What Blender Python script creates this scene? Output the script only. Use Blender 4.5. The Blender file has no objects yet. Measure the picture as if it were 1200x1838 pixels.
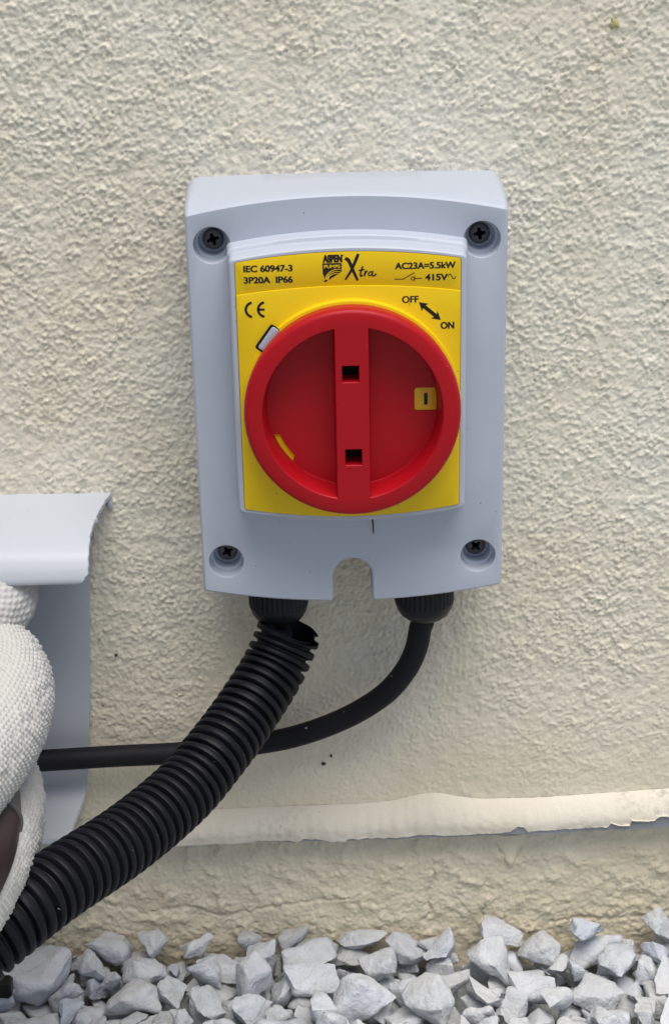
import bpy, bmesh, math, random
import numpy as np
from mathutils import Vector, Matrix

# ------------------------------------------------------------------ camera, sky, sun, exposure
# Photo geometry is measured in millimetres relative to the middle of the isolator's four screws
# (x right, y into the wall, z up; the wall face is y = 0).  ZG lifts that to the gravel level.
ZG = 235.4
FPX, PITCH, YAW, ROLL = 3051.0, .3829, .0063, -.0208
CAM = np.array([-8.9, -564.2, 173.6])
_fw = np.array([math.sin(YAW)*math.cos(PITCH), math.cos(YAW)*math.cos(PITCH), -math.sin(PITCH)])
_rt = np.array([math.cos(YAW), -math.sin(YAW), 0.])
_up = np.cross(_rt, _fw)
RT = math.cos(ROLL)*_rt + math.sin(ROLL)*_up
UP = -math.sin(ROLL)*_rt + math.cos(ROLL)*_up

def P(x, y, Y=None, Z=None):
    """photo pixel (1200 x 1838) -> point on the plane y=Y or z=Z, millimetres"""
    d = _fw + RT*(x-600)/FPX + UP*(919-y)/FPX
    t = (Y-CAM[1])/d[1] if Y is not None else (Z-CAM[2])/d[2]
    return CAM + t*d

def W(p):
    return Vector((p[0]*.001, p[1]*.001, (p[2]+ZG)*.001))

scene = bpy.context.scene
col = scene.collection
cam_d = bpy.data.cameras.new('camera')
cam = bpy.data.objects.new('camera', cam_d); col.objects.link(cam)
M = Matrix.Identity(4)
for i, a in enumerate((RT, UP, -_fw)):
    for k in range(3): M[k][i] = a[k]
M.translation = W(CAM)
cam.matrix_world = M
cam_d.sensor_fit = 'HORIZONTAL'; cam_d.sensor_width = 36.0; cam_d.lens = 36.0*FPX/1200
cam_d.clip_start = .01; cam_d.clip_end = 500
cam_d.dof.use_dof = True; cam_d.dof.focus_distance = .515; cam_d.dof.aperture_fstop = 110
scene.camera = cam

SUN_EL, SUN_AZ = math.radians(72), math.radians(162)      # azimuth from +y, towards +x
wd = bpy.data.worlds.new('World'); scene.world = wd; wd.use_nodes = True
wn = wd.node_tree.nodes; wn.clear()
sky = wn.new('ShaderNodeTexSky'); sky.sky_type = 'NISHITA'; sky.sun_disc = False
sky.sun_elevation = SUN_EL; sky.sun_rotation = SUN_AZ; sky.dust_density = 3.0; sky.air_density = 1.0
bg = wn.new('ShaderNodeBackground'); bg.inputs['Strength'].default_value = .06
wo = wn.new('ShaderNodeOutputWorld')
wd.node_tree.links.new(sky.outputs[0], bg.inputs[0]); wd.node_tree.links.new(bg.outputs[0], wo.inputs[0])
sd = bpy.data.lights.new('sun', 'SUN'); sd.energy = 1.5; sd.angle = math.radians(44); sd.color = (1, .96, .89)
sun = bpy.data.objects.new('sun', sd); col.objects.link(sun)
sdir = Vector((math.cos(SUN_EL)*math.sin(SUN_AZ), math.cos(SUN_EL)*math.cos(SUN_AZ), math.sin(SUN_EL)))
sun.rotation_euler = (-sdir).to_track_quat('-Z', 'Y').to_euler(); sun.location = sdir*5
scene.view_settings.view_transform = 'Standard'; scene.view_settings.look = 'None'
scene.view_settings.exposure = 1.0; scene.view_settings.gamma = 1.0
scene.view_settings.use_curve_mapping = False

rng = np.random.default_rng(11); random.seed(11)

# ------------------------------------------------------------------ materials
def mat(name, c, rough=.5, spec=.5, var=0, vscale=300, c2=None, bump=0, bscale=2000, specks=0, speck_c=(.02,.02,.02), sscale=900,
        speck2=0, island=0, coat=0, detail=6):
    m = bpy.data.materials.new(name); m.use_nodes = True
    nt = m.node_tree; n = nt.nodes; L = nt.links
    b = n['Principled BSDF']; b.inputs['Roughness'].default_value = rough; b.inputs['Specular IOR Level'].default_value = spec
    b.inputs['Coat Weight'].default_value = coat
    tc = n.new('ShaderNodeTexCoord'); src = tc.outputs['Object']
    def noise(s, d=detail, r=.6):
        q = n.new('ShaderNodeTexNoise'); q.inputs['Scale'].default_value = s; q.inputs['Detail'].default_value = d
        q.inputs['Roughness'].default_value = r; L.new(src, q.inputs['Vector']); return q.outputs[0]
    def mix(a, bb, f):
        q = n.new('ShaderNodeMix'); q.data_type = 'RGBA'
        for s, v in ((q.inputs[0], f), (q.inputs[6], a), (q.inputs[7], bb)):
            if isinstance(v, (tuple, list)): s.default_value = (*v, 1)
            elif isinstance(v, (int, float)): s.default_value = v
            else: L.new(v, s)
        return q.outputs[2]
    def ramp(v, a, bb):
        q = n.new('ShaderNodeMapRange'); L.new(v, q.inputs[0]); q.inputs[1].default_value = a; q.inputs[2].default_value = bb
        return q.outputs[0]
    colr = c
    if c2 is not None: colr = mix(c, c2, ramp(noise(vscale), .5-.2/max(var, .1), .5+.2/max(var, .1)))
    if island:
        g = n.new('ShaderNodeNewGeometry'); oi = n.new('ShaderNodeObjectInfo')
        ad = n.new('ShaderNodeMath'); ad.operation = 'ADD'; L.new(g.outputs['Random Per Island'], ad.inputs[0]); L.new(oi.outputs['Random'], ad.inputs[1])
        fr = n.new('ShaderNodeMath'); fr.operation = 'FRACT'; L.new(ad.outputs[0], fr.inputs[0])
        cr = n.new('ShaderNodeValToRGB'); L.new(fr.outputs[0], cr.inputs[0])
        e = cr.color_ramp.elements; e[0].color = (1, 1, 1, 1); e[1].color = (.86, .89, .94, 1)
        for p, q in ((.3, (.95, .94, .90, 1)), (.45, (.98, .96, .92, 1)), (.55, (.80, .78, .74, 1)), (.7, (1, 1, 1, 1)), (.85, (.88, .86, .80, 1))):
            k = cr.color_ramp.elements.new(p); k.color = q
        q = n.new('ShaderNodeMix'); q.data_type = 'RGBA'; q.blend_type = 'MULTIPLY'; q.inputs[0].default_value = island
        if isinstance(colr, tuple): q.inputs[6].default_value = (*colr, 1)
        else: L.new(colr, q.inputs[6])
        L.new(cr.outputs[0], q.inputs[7]); colr = q.outputs[2]
    if specks: colr = mix(colr, speck_c, ramp(noise(sscale, 2, .4), .80-specks, .83-specks))
    if speck2: colr = mix(colr, (.75, .75, .74), ramp(noise(sscale*1.7, 2, .4), .80-speck2, .86-speck2))
    if isinstance(colr, tuple): b.inputs['Base Color'].default_value = (*colr, 1)
    else: L.new(colr, b.inputs['Base Color'])
    if bump:
        q = n.new('ShaderNodeBump'); q.inputs['Strength'].default_value = 1; q.inputs['Distance'].default_value = bump*.001
        L.new(noise(bscale, 4), q.inputs['Height']); L.new(q.outputs[0], b.inputs['Normal'])
    m['_'] = 0
    return m

MT = {}
MT['grey'] = mat('grey_plastic', (.455, .495, .575), .42, .4, c2=(.44, .48, .56), vscale=60, var=.5, bump=.012, bscale=5000, specks=.045, sscale=950, speck_c=(.15, .15, .16))
MT['yellow'] = mat('yellow_plastic', (.80, .55, .003), .38, .35, c2=(.77, .53, .003), vscale=50, var=.4, bump=.006, bscale=6000, specks=.02, sscale=500, speck_c=(.3, .2, .02))
MT['red'] = mat('red_plastic', (.42, .005, .012), .42, .22, c2=(.39, .0045, .011), vscale=80, var=.5, bump=.012, bscale=3500, speck2=.015, sscale=700)
MT['amber'] = mat('amber_plastic', (.70, .40, .01), .35, .4)
MT['print'] = mat('black_print', (.012, .011, .012), .5, .3)
MT['screw'] = mat('dark_steel', (.07, .07, .075), .4, .5, bump=.03, bscale=4000)
MT['dark'] = mat('dark_recess', (.01, .01, .011), .7, .2)
MT['black'] = mat('black_nylon', (.008, .0085, .011), .45, .25, c2=(.015, .015, .018), vscale=300, var=.6, bump=.02, bscale=3000, speck2=.03, sscale=380)
MT['conduit'] = mat('black_conduit', (.004, .0045, .008), .5, .2, c2=(.006, .0065, .010), vscale=120, var=.6, bump=.03, bscale=1500, speck2=.03, sscale=420)
MT['cable'] = mat('black_cable', (.010, .010, .014), .6, .16, c2=(.014, .014, .017), vscale=150, var=.6, bump=.02, bscale=2500, speck2=.04, sscale=300)
MT['pvc'] = mat('white_pvc', (.50, .53, .59), .38, .4, c2=(.48, .51, .57), vscale=45, var=.5, bump=.01, bscale=900, specks=.03, sscale=300, speck_c=(.35, .35, .34))
MT['foam'] = mat('white_foam', (.56, .56, .545), .75, .25, c2=(.52, .515, .50), vscale=120, var=.8, bump=.02, bscale=2500, specks=.02, sscale=700, speck_c=(.55, .52, .46))
MT['sleeve'] = mat('dark_sleeve', (.018, .011, .013), .42, .4, c2=(.03, .014, .018), vscale=200, var=.6)
MT['band'] = mat('grey_band', (.10, .10, .10), .5, .3)
MT['mark'] = mat('dark_red_mark', (.16, .015, .04), .5, .3)
MT['stone'] = mat('white_marble', (.64, .67, .72), .7, .3, c2=(.53, .55, .59), vscale=1.6, var=1.3, bump=.9, bscale=7, island=1, specks=.04, sscale=6, speck_c=(.30, .25, .18))
MT['soil'] = mat('gravel_fines', (.36, .36, .36), .9, .2, c2=(.24, .27, .25), vscale=120, var=1, bump=2.0, bscale=160)
MT['bead'] = mat('grey_bead', (.24, .26, .29), .5, .4, c2=(.33, .34, .35), vscale=150, var=.7, bump=.05, bscale=800)
MT['moss'] = mat('dry_moss', (.42, .38, .16), .9, .1, c2=(.5, .47, .25), vscale=600, var=1, bump=.2, bscale=1500)
MT['fibre'] = mat('brown_fibre', (.05, .028, .018), .6, .2)

def wall_material(name, paint, grime=.0):
    m = bpy.data.materials.new(name); m.use_nodes = True
    nt = m.node_tree; n = nt.nodes; L = nt.links; b = n['Principled BSDF']
    b.inputs['Roughness'].default_value = .82; b.inputs['Specular IOR Level'].default_value = .25
    tc = n.new('ShaderNodeTexCoord'); src = tc.outputs['Object']
    def noise(s, d=5, r=.6, vec=src):
        q = n.new('ShaderNodeTexNoise'); q.inputs['Scale'].default_value = s; q.inputs['Detail'].default_value = d
        q.inputs['Roughness'].default_value = r; L.new(vec, q.inputs['Vector']); return q.outputs[0]
    def rmp(v, a, bb, lo=0., hi=1.):
        q = n.new('ShaderNodeMapRange'); L.new(v, q.inputs[0]); q.inputs[1].default_value = a; q.inputs[2].default_value = bb
        q.inputs[3].default_value = lo; q.inputs[4].default_value = hi; return q.outputs[0]
    def mul(a, bb, op='MULTIPLY'):
        q = n.new('ShaderNodeMath'); q.operation = op
        for s, v in ((q.inputs[0], a), (q.inputs[1], bb)):
            if isinstance(v, float): s.default_value = v
            else: L.new(v, s)
        return q.outputs[0]
    def mix(a, bb, f):
        q = n.new('ShaderNodeMix'); q.data_type = 'RGBA'
        for s, v in ((q.inputs[0], f), (q.inputs[6], a), (q.inputs[7], bb)):
            if isinstance(v, tuple): s.default_value = (*v, 1)
            elif isinstance(v, float): s.default_value = v
            else: L.new(v, s)
        return q.outputs[2]
    sep = n.new('ShaderNodeSeparateXYZ'); L.new(src, sep.inputs[0]); z = sep.outputs[2]
    c = mix(paint, (paint[0]*.95, paint[1]*.93, paint[2]*.88), rmp(noise(16), .42, .62))
    # soil splashed up from the gravel, thinning out upwards with a ragged edge, and scattered grime
    zz = mul(z, mul(noise(9, 4), .16, 'MULTIPLY'), 'SUBTRACT')
    c = mix(c, (paint[0]*.86, paint[1]*.78, paint[2]*.60), rmp(zz, .10, -.06, 0., .55))
    c = mix(c, (.30, .25, .17), mul(rmp(noise(70, 6, .7), .55, .75), rmp(zz, -.02, -.09, 0., .55)))
    c = mix(c, (.16, .13, .09), rmp(noise(210, 2, .4), .765, .80, 0., .55))
    c = mix(c, (paint[0]*.82, paint[1]*.80, paint[2]*.76), rmp(noise(900, 3), .55, .7, 0., .5))
    if grime: c = mix(c, (.20, .18, .16), mul(rmp(noise(28, 4), .54, .70), rmp(noise(420, 6, .75), .46, .66, 0., grime)))
    L.new(c, b.inputs['Base Color'])
    q = n.new('ShaderNodeBump'); q.inputs['Strength'].default_value = 1; q.inputs['Distance'].default_value = .0002
    L.new(noise(1900, 4), q.inputs['Height']); L.new(q.outputs[0], b.inputs['Normal'])
    return m
MT['wall'] = wall_material('cream_masonry_paint', (.81, .77, .655))
MT['skin'] = wall_material('cream_gloss_paint', (.74, .72, .67), .7)

# ------------------------------------------------------------------ mesh helpers (all in relative mm)
ORG = {}
def link(name, me, m, parent=None):
    o = bpy.data.objects.new(name, me); col.objects.link(o)
    if m is not None and not me.materials: me.materials.append(MT[m])
    if parent is not None:
        o.parent = parent; ORG[o.name] = ORG[parent.name]
    return o
def root(name, org, label, cat, group=None):
    o = bpy.data.objects.new(name, None); col.objects.link(o); o.location = W(org); o.empty_display_size = .02
    ORG[o.name] = np.array(org, float); o['label'] = label; o['category'] = cat
    if group: o['group'] = group
    return o

class MB:
    def __init__(s): s.v = []; s.f = []
    def add(s, verts, faces):
        b = len(s.v); s.v.extend([tuple(map(float, p)) for p in verts]); s.f.extend([tuple(i+b for i in f) for f in faces])
    def loft(s, rings, closed=True, cap0=False, cap1=False):
        b = len(s.v); n = len(rings[0])
        for r in rings: s.v.extend([tuple(map(float, p)) for p in r])
        for k in range(len(rings)-1):
            for i in range(n if closed else n-1):
                j = (i+1) % n
                s.f.append((b+k*n+i, b+k*n+j, b+(k+1)*n+j, b+(k+1)*n+i))
        if cap0: s.f.append(tuple(b+i for i in range(n)))
        if cap1: s.f.append(tuple(b+(len(rings)-1)*n+i for i in reversed(range(n))))
    def fill(s, loops, Y):
        """flat face in the plane y=Y bounded by the first 2-D loop, the others are holes"""
        bm = bmesh.new(); es = []
        for lp in loops:
            vs = [bm.verts.new((p[0], p[1], 0)) for p in lp]
            es += [bm.edges.new((vs[i], vs[(i+1) % len(vs)])) for i in range(len(vs))]
        bmesh.ops.triangle_fill(bm, use_beauty=True, use_dissolve=False, edges=es, normal=(0, 0, 1))
        bm.verts.index_update()
        s.add([(v.co.x, Y, v.co.y) for v in bm.verts], [[v.index for v in f.verts] for f in bm.faces]); bm.free()
    def box(s, a, b):
        x0, y0, z0 = a; x1, y1, z1 = b
        s.add([(x0,y0,z0),(x1,y0,z0),(x1,y1,z0),(x0,y1,z0),(x0,y0,z1),(x1,y0,z1),(x1,y1,z1),(x0,y1,z1)],
              [(3,2,1,0),(4,5,6,7),(0,1,5,4),(1,2,6,5),(2,3,7,6),(3,0,4,7)])
    def build(s, name, m, parent=None, angle=35, weld=True):
        org = ORG[parent.name] if parent is not None else np.array([0, 0, -ZG])
        v = (np.array(s.v)-org)*.001
        me = bpy.data.meshes.new(name); me.from_pydata(v.tolist(), [], s.f)
        bm = bmesh.new(); bm.from_mesh(me)
        if weld: bmesh.ops.remove_doubles(bm, verts=bm.verts, dist=2e-6)
        bmesh.ops.recalc_face_normals(bm, faces=bm.faces); bm.to_mesh(me); bm.free()
        me.polygons.foreach_set('use_smooth', [True]*len(me.polygons))
        me.set_sharp_from_angle(angle=math.radians(angle))
        return link(name, me, m, parent)

def circle(cx, cz, r, n=48, a0=0.): return [(cx+r*math.cos(a0+2*math.pi*i/n), cz+r*math.sin(a0+2*math.pi*i/n)) for i in range(n)]
def at(ring, Y): return [(p[0], Y, p[1]) for p in ring]
def offset(ring, d):
    """move a closed 2-D loop inwards by d"""
    r = np.array(ring); a = np.sum(r[:, 0]*np.roll(r[:, 1], -1)-np.roll(r[:, 0], -1)*r[:, 1])
    e = np.roll(r, -1, 0)-r; L = np.linalg.norm(e, axis=1, keepdims=True); L[L < 1e-9] = 1; e = e/L
    nrm = np.stack([-e[:, 1], e[:, 0]], 1)*(1 if a > 0 else -1)
    n1 = nrm; n0 = np.roll(nrm, 1, 0); b = n0+n1
    k = np.maximum(np.sum(b*n1, 1, keepdims=True), .35)
    return (r + d*b/k).tolist()
def spline(pts, step):
    p = np.array(pts, float); p = np.vstack([2*p[0]-p[1], p, 2*p[-1]-p[-2]]); out = []
    for i in range(1, len(p)-2):
        for t in np.linspace(0, 1, 40, endpoint=False):
            a, b, c, d = p[i-1:i+3]
            out.append(.5*((2*b)+(-a+c)*t+(2*a-5*b+4*c-d)*t*t+(-a+3*b-3*c+d)*t**3))
    out.append(p[-2]); out = np.array(out)
    s = np.concatenate([[0], np.cumsum(np.linalg.norm(np.diff(out, axis=0), axis=1))])
    q = np.arange(0, s[-1], step); return np.stack([np.interp(q, s, out[:, k]) for k in range(3)], 1), q
def frames(path):
    T = np.gradient(path, axis=0); T /= np.linalg.norm(T, axis=1, keepdims=True)
    N = np.zeros_like(T); a = np.cross(T[0], [0, 1, 0.]); N[0] = a/np.linalg.norm(a)
    for i in range(1, len(T)):
        v = N[i-1]-T[i]*np.dot(N[i-1], T[i]); N[i] = v/np.linalg.norm(v)
    return T, N, np.cross(T, N)
def tube(mb, path, rad, seg=24, cap=True):
    """rad: scalar, array along the path, or array (len, seg)"""
    T, N, B = frames(path); th = np.linspace(0, 2*math.pi, seg, endpoint=False)
    r = np.asarray(rad, float)
    if r.ndim == 0: r = np.full((len(path), seg), float(r))
    elif r.ndim == 1: r = np.repeat(r[:, None], seg, 1)
    rings = path[:, None]+r[..., None]*(np.cos(th)[None, :, None]*N[:, None]+np.sin(th)[None, :, None]*B[:, None])
    mb.loft(list(rings), True, cap, cap)

def bandnoise(shape, step, lo, hi, seed, ax=1.0, az=1.0):
    """gaussian noise with wavelengths between lo and hi (mm)"""
    g = np.random.default_rng(seed).standard_normal(shape); F = np.fft.rfft2(g)
    fz = np.fft.fftfreq(shape[0], step)[:, None]*az; fx = np.fft.rfftfreq(shape[1], step)[None]*ax
    f = np.sqrt(fz*fz+fx*fx)+1e-9
    F *= np.exp(-(np.maximum(f-1/lo, 0)*lo*1.6)**2)*np.exp(-(np.maximum(1/hi-f, 0)*hi*1.6)**2)
    o = np.fft.irfft2(F, shape); return o/o.std()

# ------------------------------------------------------------------ rendered wall
wall = root('rendered_wall', (0, 0, -ZG), 'cream rough-rendered masonry wall with a painted ledge near its foot', 'wall')
STEP = .5; X0, X1, ZB, ZT = -215., 215., -254., 172.
nx = int((X1-X0)/STEP)+1; nz = int((ZT-ZB)/STEP)+1
xs = X0+np.arange(nx)*STEP; zs = ZB+np.arange(nz)*STEP; X, Zz = np.meshgrid(xs, zs)
n1 = bandnoise((nz, nx), STEP, 2.7, 4.6, 1, ax=.88); n2 = bandnoise((nz, nx), STEP, 1.5, 3.0, 2, ax=.9); n3 = bandnoise((nz, nx), STEP, 1.0, 1.7, 3); n4 = bandnoise((nz, nx), STEP, 5.5, 13, 9)
lowf = bandnoise((nz, nx), STEP, 40, 110, 4); mid = bandnoise((nz, nx), STEP, 12, 30, 5)
blob = np.tanh(1.1*np.maximum(n1-.15, 0)) + .30*np.maximum(n2-.3, 0)
pit = np.minimum(n2+.6*n4+1.25, 0)
sm = np.clip((Zz+178)/75, 0, 1); sm = sm*sm*(3-2*sm)
amp = (.34+.66*sm)*np.clip(1+.14*lowf+.16*mid, .5, 1.4)
h = (.42*blob + .03*n3 + .17*pit + .05*n2)*amp + .09*n4*(.5+.5*sm) + .06*mid + .05*lowf
h = np.where(Zz < -176, .10*n1+.07*n2*np.clip(1+mid, 0, 2)+.05*n3+.16*n4*np.clip(.8+.6*mid, 0, 2)+.24*mid+.12*lowf, h)
def groove(pts, w, d):
    global h
    q = np.array([P(a, b, Y=0)[[0, 2]] for a, b in pts]); wob = bandnoise((nz, nx), STEP, 5, 14, 77)
    D = np.full(h.shape, 1e9)
    for a, b in zip(q[:-1], q[1:]):
        e = b-a; t = np.clip(((X-a[0])*e[0]+(Zz-a[1])*e[1])/(e@e), 0, 1)
        D = np.minimum(D, np.hypot(X+.5*wob-(a[0]+t*e[0]), Zz+.4*wob-(a[1]+t*e[1])))
    h = h-d*np.exp(-(D/w)**2)
groove([(777, 1560), (780, 1580), (767, 1607), (772, 1640)], .8, 1.3)
groove([(866, 1630), (869, 1653), (877, 1676)], .8, 1.6)
groove([(895, 1515), (905, 1530)], .9, 1.2); groove([(935, 1525), (926, 1540)], .8, 1.2)
groove([(400, 1646), (470, 1632), (540, 1622), (640, 1610)], .9, .8)
groove([(990, 1655), (1040, 1648), (1095, 1650), (1190, 1640)], .9, .9)
groove([(150, 1610), (260, 1640), (340, 1628), (400, 1646)], .9, .8)
groove([(870, 1580), (880, 1600), (868, 1625)], .8, .7)
verts = np.stack([X.ravel(), -h.ravel(), Zz.ravel()+ZG], 1)*.001
ii = np.arange(nz*nx).reshape(nz, nx)
quads = np.stack([ii[:-1, :-1], ii[:-1, 1:], ii[1:, 1:], ii[1:, :-1]], -1).reshape(-1, 4)
def grid_mesh(name, verts, quads):
    me = bpy.data.meshes.new(name); me.vertices.add(len(verts)); me.vertices.foreach_set('co', verts.astype(np.float32).ravel())
    me.loops.add(len(quads)*4); me.loops.foreach_set('vertex_index', quads.astype(np.int32).ravel())
    me.polygons.add(len(quads)); me.polygons.foreach_set('loop_start', np.arange(len(quads), dtype=np.int32)*4)
    me.update(calc_edges=True); me.validate(); me.polygons.foreach_set('use_smooth', np.ones(len(quads), bool)); return me
link('render_face', grid_mesh('render_face', verts, quads), 'wall', wall)
mb = MB()                                                   # the rest of the wall around the close-up patch
for a, b in (((-3000, 0, -ZG-60), (X0, 200, 2400)), ((X1, 0, -ZG-60), (3000, 200, 2400)), ((X0, 0, ZT), (X1, 200, 2400))): mb.box(a, b)
mb.build('wall_body', 'wall', wall, weld=False)

# painted bead that throws water clear of the plinth
bx = np.arange(-215, 215.01, .6)
topp = [(-400, 1476), (100, 1478), (250, 1468), (400, 1454), (520, 1449), (640, 1445), (700, 1440), (740, 1430), (780, 1424), (820, 1431), (860, 1436), (960, 1434), (1080, 1426), (1200, 1417), (1500, 1405)]
tw = np.array([P(a, b, Y=-1)[[0, 2]] for a, b in topp])
botp = [(-400, 1528), (100, 1527), (300, 1521), (430, 1515), (600, 1512), (800, 1505), (1000, 1497), (1200, 1487), (1500, 1475)]
bw = np.array([P(a, b, Y=-8)[[0, 2]] for a, b in botp])
ztop = np.interp(bx, tw[:, 0], tw[:, 1]); k = np.ones(9)/9
ztop = np.convolve(np.pad(ztop, 4, 'edge'), k, 'valid'); zbot = np.interp(bx, bw[:, 0], bw[:, 1])
r1 = bandnoise((4, len(bx)), .6, 6, 25, 21)[0]; r2 = bandnoise((4, len(bx)), .6, 1.5, 5, 22)[0]; r3 = bandnoise((4, len(bx)), .6, 20, 60, 23)[0]
peel = np.interp(bx, [-235, -70, -40, -20, 8, 30, 50, 58, 66, 84, 94, 97, 108, 122, 235], [0, 0, .5, 1.2, .9, 1.5, 1.1, 2.0, 1.1, 1.3, 1.5, 2.7, 2.5, 3.7, 1])
step_ = np.where(r1+.6*r3 > .3, .5, 0)*(bx > 84)
rag = peel*(.8+.2*r1)+.08*r2*np.clip(peel, .25, 1)+step_
pk = np.array([(a, P(a, y1, Y=-8)[0], P(a, y1, Y=-8)[2]-P(a, y0, Y=-8)[2]) for a, y1, y0 in ((700, 1506, 1509), (780, 1500, 1507), (800, 1503, 1506), (855, 1501, 1504.5), (915, 1498, 1504), (928, 1488, 1503), (938, 1488, 1503), (946, 1499, 1504.6),
      (973, 1496, 1504), (1047, 1496, 1502), (1091, 1492, 1500), (1094, 1485, 1500), (1115, 1490, 1499), (1130, 1489, 1498), (1132, 1480, 1498), (1174, 1478, 1494), (1181, 1470, 1493), (1194, 1470, 1492), (1240, 1478, 1489), (1300, 1484, 1487))])
w_ = np.clip((bx-12)/4, 0, 1)*np.clip((150-bx)/6, 0, 1)
rag = rag*(1-w_)+w_*(np.interp(bx, pk[:, 1], pk[:, 2])+.09*r2)
rag += -1.2*np.exp(-((bx+8.5)/1.6)**2) - .6*np.exp(-((bx+5)/2.)**2)
def bead_prof(inset, zb_off, nseg=22):
    V = []
    for i, x in enumerate(bx):
        zt, zb = ztop[i], zbot[i]; H = zt-zb
        t = np.linspace(0, 1, nseg); zz = zt-t*H
        yy = -(.2+7.6*np.sin(np.clip(t*1.35, 0, 1)*math.pi/2)**.75)+inset
        yy += .10*r1[i]*np.sin(t*math.pi)+.25*r3[i]*t
        zc = np.maximum(zz, zb+zb_off[i])
        V.append(np.stack([np.full(nseg, x), yy, zc], 1))
    return np.array(V)
bd = bead_prof(.45, np.zeros(len(bx)))
mb = MB(); back = bd[:, -1].copy(); lip = back.copy(); lip[:, 1] += 1.2; lip[:, 2] -= .5; und = lip.copy(); und[:, 1] = 1.5; und[:, 2] += 1.2
mb.loft([np.vstack([a, b[None], c[None]]) for a, b, c in zip(bd, lip, und)], closed=False)
bead = mb.build('bead', 'bead', wall, angle=60, weld=False); bead['label'] = 'grey plastic bead showing where the cream paint has peeled'
sk = bead_prof(0, np.maximum(rag, 0))
sk[:, :, 1] += .05*bandnoise(sk.shape[:2], .6, 4, 12, 31)-.02*np.abs(bandnoise(sk.shape[:2], .6, 1.3, 3, 32))
flap = np.clip((bx-92)/6, 0, 1)*.8; sk[:, -3:, 1] -= flap[:, None]*np.array([.2, .5, 1.])
mb = MB(); edge = sk[:, -1].copy(); edge[:, 1] += .5; edge[:, 2] += .05
mb.loft([np.vstack([a, b[None]]) for a, b in zip(sk, edge)], closed=False)
mb.build('paint_skin', 'skin', wall, angle=60, weld=False)
# hardened drip of paint hanging below the bead
mb = MB(); c = P(913, 1500, Y=-1); tip = P(917, 1559, Y=-1); rings = []
for t in np.linspace(0, 1, 22):
    z = c[2]+(tip[2]-c[2])*t
    w = 6.2*(1-t)**1.7+1.75*math.sqrt(max(1e-4, 1-max(0, (t-.72)/.28)**2)); d = 1.1+1.0*math.exp(-((t-.8)/.15)**2)
    if t > .72: d *= math.sqrt(max(1e-4, 1-((t-.72)/.28)**2))
    rings.append([(c[0]+.9*t+w*math.cos(a), .6-(d+.6)*math.sin(a), z) for a in np.linspace(0, math.pi, 15)])
mb.loft(rings, closed=False); mb.build('paint_drip', 'wall', wall, angle=70)

# specks stuck to the paint
for px_, py_, rx_, rz_, m_ in ((1102, 42, 1.5, 1.7, 'moss'), (580, 1372, .75, .65, 'fibre'), (594, 1358, .45, .5, 'fibre'), (208, 1177, .5, .5, 'fibre')):
    c = P(px_, py_, Y=-.8); mb = MB(); wv = lambda k, a: 1+.25*math.sin(3*a+px_)+.18*math.sin(5*a+2+px_)
    mb.loft([[(c[0]+rx_*k*wv(k, a)*math.cos(a), y, c[2]+rz_*k*wv(k, a)*math.sin(a)) for a in np.linspace(0, 2*math.pi, 18, endpoint=False)] for k, y in ((1, .6), (.95, -.7), (.6, -1.1), (.1, -1.2))], cap1=True)
    mb.build('moss_spot' if m_ == 'moss' else 'dirt_speck', m_, wall)

# ------------------------------------------------------------------ gravel ground
soil = MB(); soil.add([(-40000, 3, -ZG-16), (40000, 3, -ZG-16), (40000, -80000, -ZG-16), (-40000, -80000, -ZG-16)], [(0, 1, 2, 3)])
ground = soil.build('ground', 'soil'); ground['kind'] = 'structure'; ORG[ground.name] = np.array([0, 0, -ZG])

def make_stone(seed, hi):
    r = np.random.default_rng(seed)
    dims = np.array([1., r.uniform(.62, .95), r.uniform(.42, .68)])
    pts = r.standard_normal((r.integers(10, 15), 3)); pts /= np.linalg.norm(pts, axis=1, keepdims=True)
    pts = np.sign(pts)*np.abs(pts)**.66*dims*.92*(1+.10*r.standard_normal((len(pts), 1)))
    bm = bmesh.new()
    for p in pts: bm.verts.new(p)
    bmesh.ops.convex_hull(bm, input=bm.verts)
    for v in [v for v in bm.verts if not v.link_faces]: bm.verts.remove(v)
    bmesh.ops.dissolve_limit(bm, angle_limit=math.radians(20), verts=bm.verts, edges=bm.edges)
    bmesh.ops.recalc_face_normals(bm, faces=bm.faces)
    bm.normal_update()
    pl = []
    for f in bm.faces:
        nn = np.array(f.normal); pl.append((*nn, max(nn @ np.array(v.co) for v in f.verts)))
    bmesh.ops.triangulate(bm, faces=bm.faces)
    if hi:
        from mathutils import noise as mn
        for _ in range(3):
            bmesh.ops.subdivide_edges(bm, edges=[e for e in bm.edges if e.calc_length() > .2], cuts=1, use_grid_fill=True)
            bmesh.ops.triangulate(bm, faces=[f for f in bm.faces if len(f.verts) > 3])
        for _ in range(1): bmesh.ops.smooth_vert(bm, verts=bm.verts, factor=.45, use_axis_x=True, use_axis_y=True, use_axis_z=True)
        bm.normal_update()
        for v in bm.verts:
            q = v.co*1.5+Vector((seed*7.3, 0, 0)); v.co += v.normal*(.10*mn.noise(q)+.05*mn.noise(q*2.6)+.02*mn.noise(q*7))
    else:
        bmesh.ops.bevel(bm, geom=list(bm.edges)+list(bm.verts), offset=.08, segments=1, profile=.5, affect='EDGES', clamp_overlap=True)
    bmesh.ops.triangulate(bm, faces=bm.faces)
    me = bpy.data.meshes.new('stone'); bm.to_mesh(me); bm.free()
    me.polygons.foreach_set('use_smooth', [True]*len(me.polygons)); me.set_sharp_from_angle(angle=math.radians(50 if hi else 28))
    me.materials.append(MT['stone']); return me, np.array(pl)
NS = 26
hi_s = [make_stone(s, True) for s in range(NS)]
lo_me = [make_stone(s, False)[0] for s in range(NS)]
G = 1.0; gx0, gx1, gy0, gy1 = -250, 250, -300, 2
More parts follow.
